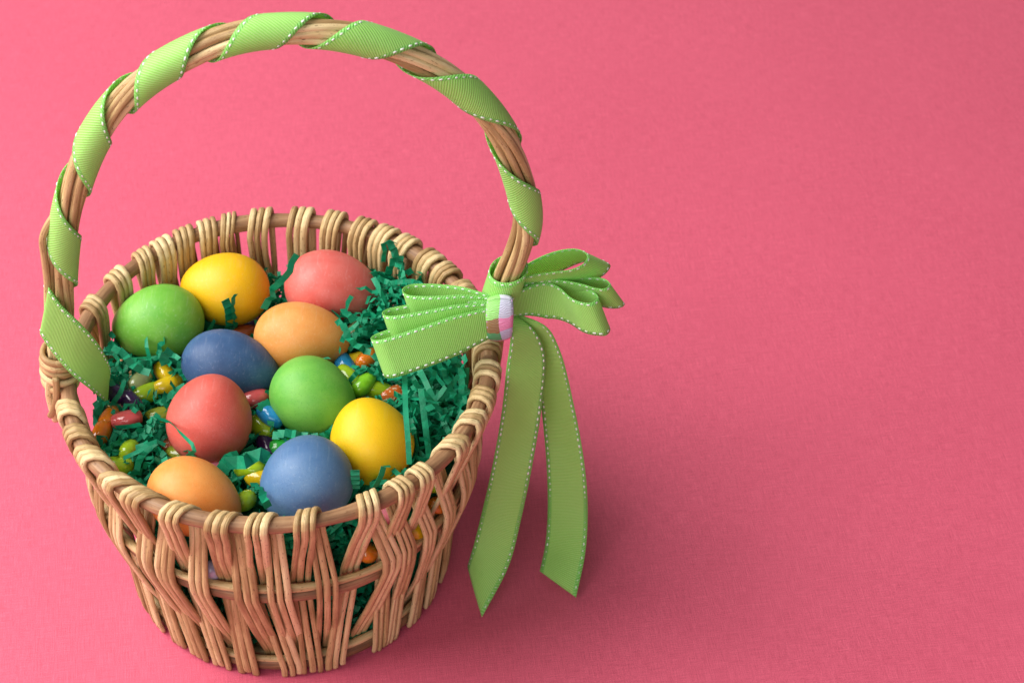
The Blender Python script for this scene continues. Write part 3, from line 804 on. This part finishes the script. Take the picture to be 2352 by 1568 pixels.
def strip(path, width, fold, amp, up, twist=0.0, do_push=True, sharp=True):
    """crinkle cut strip: a zigzag folded band following path"""
    P = np.asarray(path, float)
    l = np.concatenate([[0], np.cumsum(np.linalg.norm(np.diff(P, axis=0), axis=1))])
    n = max(3, int(l[-1] / fold) + 1)
    q = np.linspace(0, l[-1], n)
    Q = np.stack([np.interp(q, l, P[:, i]) for i in range(3)], 1)
    Q0 = Q.copy()
    if do_push: Q = push(Q)
    bad = (np.linalg.norm(Q - Q0, axis=1) > 7.0)
    T = np.gradient(Q, axis=0); T /= np.linalg.norm(T, axis=1, keepdims=True) + 1e-9
    S = np.cross(T, np.tile(up, (n, 1))); S /= np.linalg.norm(S, axis=1, keepdims=True) + 1e-9
    Nn = np.cross(S, T)
    if twist:
        a = np.linspace(0, twist, n)[:, None]; S, Nn = S * np.cos(a) + Nn * np.sin(a), Nn * np.cos(a) - S * np.sin(a)
    zz = amp * np.where(np.arange(n) % 2 == 0, 1, -1)[:, None] * rng.uniform(0.6, 1.25, (n, 1))
    C = Q + Nn * zz
    sk = T * rng.uniform(-0.5, 0.5, (n, 1))
    V = np.empty((2 * n, 3)); V[0::2] = C - S * width / 2 + sk; V[1::2] = C + S * width / 2 - sk
    M_ = (C[:-1] + C[1:]) / 2
    ins = np.zeros(n - 1, bool)
    for c, ax, hl, hr in EGGS:
        dv = M_ - c; al = dv @ ax; pr = dv - np.outer(al, ax)
        ins |= ((al / hl) ** 2 + (np.linalg.norm(pr, axis=1) / hr) ** 2) < 0.98
    F = [(2 * i, 2 * i + 1, 2 * i + 3, 2 * i + 2) for i in range(n - 1) if not do_push or not (bad[i] or bad[i + 1] or ins[i])]
    return V, F
def rand_strip(c, horiz=0.45, ln=None, fold=None):
    ln = ln or rng.uniform(32, 85); a = rng.uniform(0, 2 * math.pi); el = rng.normal(0, horiz)
    D = np.array([math.cos(a) * math.cos(el), math.sin(a) * math.cos(el), math.sin(el)])
    B = nrm(np.cross(D, rng.normal(size=3))); cv = rng.uniform(-0.5, 0.5)
    t = np.linspace(-0.5, 0.5, 12)[:, None]
    P = c + D * ln * t + B * (t * t - .08) * ln * cv
    P[:, 2] = np.minimum(P[:, 2], [zfill(x, y) + 13 for x, y in P[:, :2]])
    kind = rng.random()
    fd = fold or (rng.uniform(2.9, 4.3) if kind < 0.72 else rng.uniform(4.5, 7))
    am = rng.uniform(0.9, 1.7) if kind < 0.72 else rng.uniform(0.1, 0.6)
    return strip(P, rng.uniform(2.6, 3.9), fd, am, nrm(rng.normal(size=3) + np.array([0, 0, 0.7])), rng.uniform(-1.5, 1.5))
def fill():
    Vs, Fs, off = [], [], 0
    def add(vf):
        nonlocal off
        Vs.append(vf[0]); Fs.extend(tuple(i + off for i in f) for f in vf[1]); off += len(vf[0])
    for i in range(820):           # upper layer
        r = 112 * math.sqrt(rng.random()); a = rng.uniform(0, 2 * math.pi)
        x, y = r * math.cos(a), r * math.sin(a)
        add(rand_strip(np.array([x, y, zfill(x, y) - abs(rng.normal(0, 7))])))
    for i in range(650):            # against the wall
        z = rng.uniform(12, H - 28); a = rng.uniform(0, 2 * math.pi)
        R = RBASE + (RA - RBASE) * z / H - rng.uniform(10, 20)
        add(rand_strip(np.array([R * math.cos(a), R * math.sin(a), z]), 0.8))
    for i in range(800):           # body
        z = rng.uniform(12, H - 44); a = rng.uniform(0, 2 * math.pi); R = 95 * math.sqrt(rng.random())
        add(rand_strip(np.array([R * math.cos(a), R * math.sin(a), z]), 0.5))
    o = mesh_obj('shredded_paper', np.vstack(Vs), Fs, M_PAPER, smooth=False)
    o['kind'] = 'stuff'
    o['label'] = 'mass of crinkle cut green shredded paper filling the basket'; o['category'] = 'shredded paper'
fill()
# single strips that stand out
def paper_strip(px_path, label, width=3.6, fold=3.2, amp=1.4, up=(0, -0.6, 0.8), twist=0.0, do_push=False):
    P = catmull([at(x, y, z) for x, y, z in px_path], 8)
    V, F = strip(P, width, fold, amp, np.array(up, float), twist, do_push)
    c = V.mean(0)
    o = mesh_obj('paper_strip', V, F, M_PAPER, smooth=False, origin=c)
    md = o.modifiers.new('thickness', 'SOLIDIFY'); md.thickness = 0.15 * MM
    tag(o, label, 'paper strip', 'single strips of green paper')
paper_strip([(928, 828, H + 14), (930, 890, H + 15), (932, 950, H + 13), (937, 1010, H + 7), (940, 1066, H - 4)], 'long thin straight green paper strip hanging over the lemon yellow egg', 3.0, 6, 0.15)
paper_strip([(342, 985, H - 20), (352, 962, H - 14), (385, 968, H - 10), (415, 995, H + 2), (448, 1030, H + 2), (430, 1048, H - 8)], 'thin smooth green strip curling in front of the red egg', 2.4, 5, 0.1, (0, -1, 0.3))
paper_strip([(283, 1052, H - 18), (320, 1035, H - 12), (355, 1012, H - 10), (380, 1022, H - 14)], 'smooth green strip arching over the round lime bean', 2.4, 5, 0.1, (0.2, -0.5, 1))
paper_strip([(862, 1118, H - 8), (872, 1100, H - 1), (882, 1072, H + 5)], 'short pointed green strip standing before the lemon yellow egg', 4.0, 4, 0.2, (0.5, -0.8, 0))
paper_strip([(816, 1120, H - 16), (816, 1098, H - 8), (815, 1078, H - 1)], 'short folded strip between the light blue and lemon yellow eggs', 5.0, 1.8, 0.8, (0, -1, 0.3))
paper_strip([(606, 705, H - 14), (628, 680, H - 5), (630, 655, H - 2), (655, 640, H + 2), (668, 612, H + 8), (680, 585, H + 12)], 'zigzag green strip rising between the yellow and coral pink eggs', 4.2, 5.0, 1.8, (0.4, -0.8, 0.4))
paper_strip([(530, 762, H - 36), (527, 735, H - 22), (525, 710, H - 8), (516, 686, H + 3)], 'upright green strip in front of the yellow egg', 5.0, 4.0, 0.9, (0.3, -0.9, 0.2))
paper_strip([(545, 762, H - 36), (540, 735, H - 22), (534, 702, H - 5), (541, 674, H + 5)], 'narrow upright strip leaning beside the wider one before the yellow egg', 2.8, 4.0, 0.7, (0.6, -0.7, 0.2))
paper_strip([(775, 738, H + 2), (792, 752, H + 4), (800, 775, H + 3), (822, 795, H), (850, 810, H - 4)], 'crinkled green strip draped over the right end of the pale orange egg', 4.0, 3.2, 1.3, (0.2, -0.4, 1))
paper_strip([(788, 712, H + 5), (798, 722, H + 6), (812, 738, H + 4)], 'small bent strip above the pale orange egg', 4.2, 3.0, 1.0, (0.4, -0.2, 1))
paper_strip([(880, 640, H - 20), (900, 610, H - 6), (908, 580, H + 6), (895, 560, H + 14), (905, 550, H + 18)], 'tall crinkled green strip leaning against the back right rim', 4.6, 4.0, 1.7, (0.3, -0.9, 0.2))
paper_strip([(925, 650, H - 22), (922, 620, H - 10), (918, 590, H + 2)], 'folded green strip standing beside the tall one near the rim', 4.6, 3.4, 1.4, (-0.2, -0.9, 0.2))
paper_strip([(880, 600, H - 8), (884, 575, H + 2), (880, 560, H + 8), (898, 556, H + 14)], 'thin strip hooked over the tall crinkled one', 3.0, 5.0, 0.8, (0.3, -0.9, 0.2))
paper_strip([(582, 1112, H - 14), (600, 1125, H - 8), (606, 1145, H - 6), (618, 1165, H - 10)], 'crinkled strip hanging between the front rim and light blue egg', 4.6, 3.6, 1.0, (0.5, -0.6, 0.7))
paper_strip([(508, 1082, H - 16), (530, 1058, H - 6), (548, 1066, H - 6), (570, 1056, H - 6), (598, 1040, H - 6), (612, 1052, H - 8)], 'wide folded green strip between the red and light blue eggs', 7.5, 5.0, 2.2, (0, -0.8, 0.6))
paper_strip([(630, 1000, H - 16), (660, 994, H - 8), (690, 1000, H - 8), (720, 1004, H - 10), (745, 1002, H - 14)], 'crinkled strip lying behind the light blue egg', 4.6, 3.0, 1.4, (0, -0.5, 0.8))
paper_strip([(380, 838, H - 20), (378, 818, H - 6), (392, 806, H - 2)], 'tightly folded strip standing below the leaf green egg', 5.5, 2.2, 1.3, (0.2, -0.9, 0.2), do_push=True)
paper_strip([(262, 800, H - 6), (285, 812, H - 4), (300, 835, H - 6), (330, 852, H - 8), (365, 862, H - 12)], 'long crinkled strip by the left handle foot under the leaf green egg', 4.2, 3.4, 1.6, (0.1, -0.6, 0.8), do_push=True)
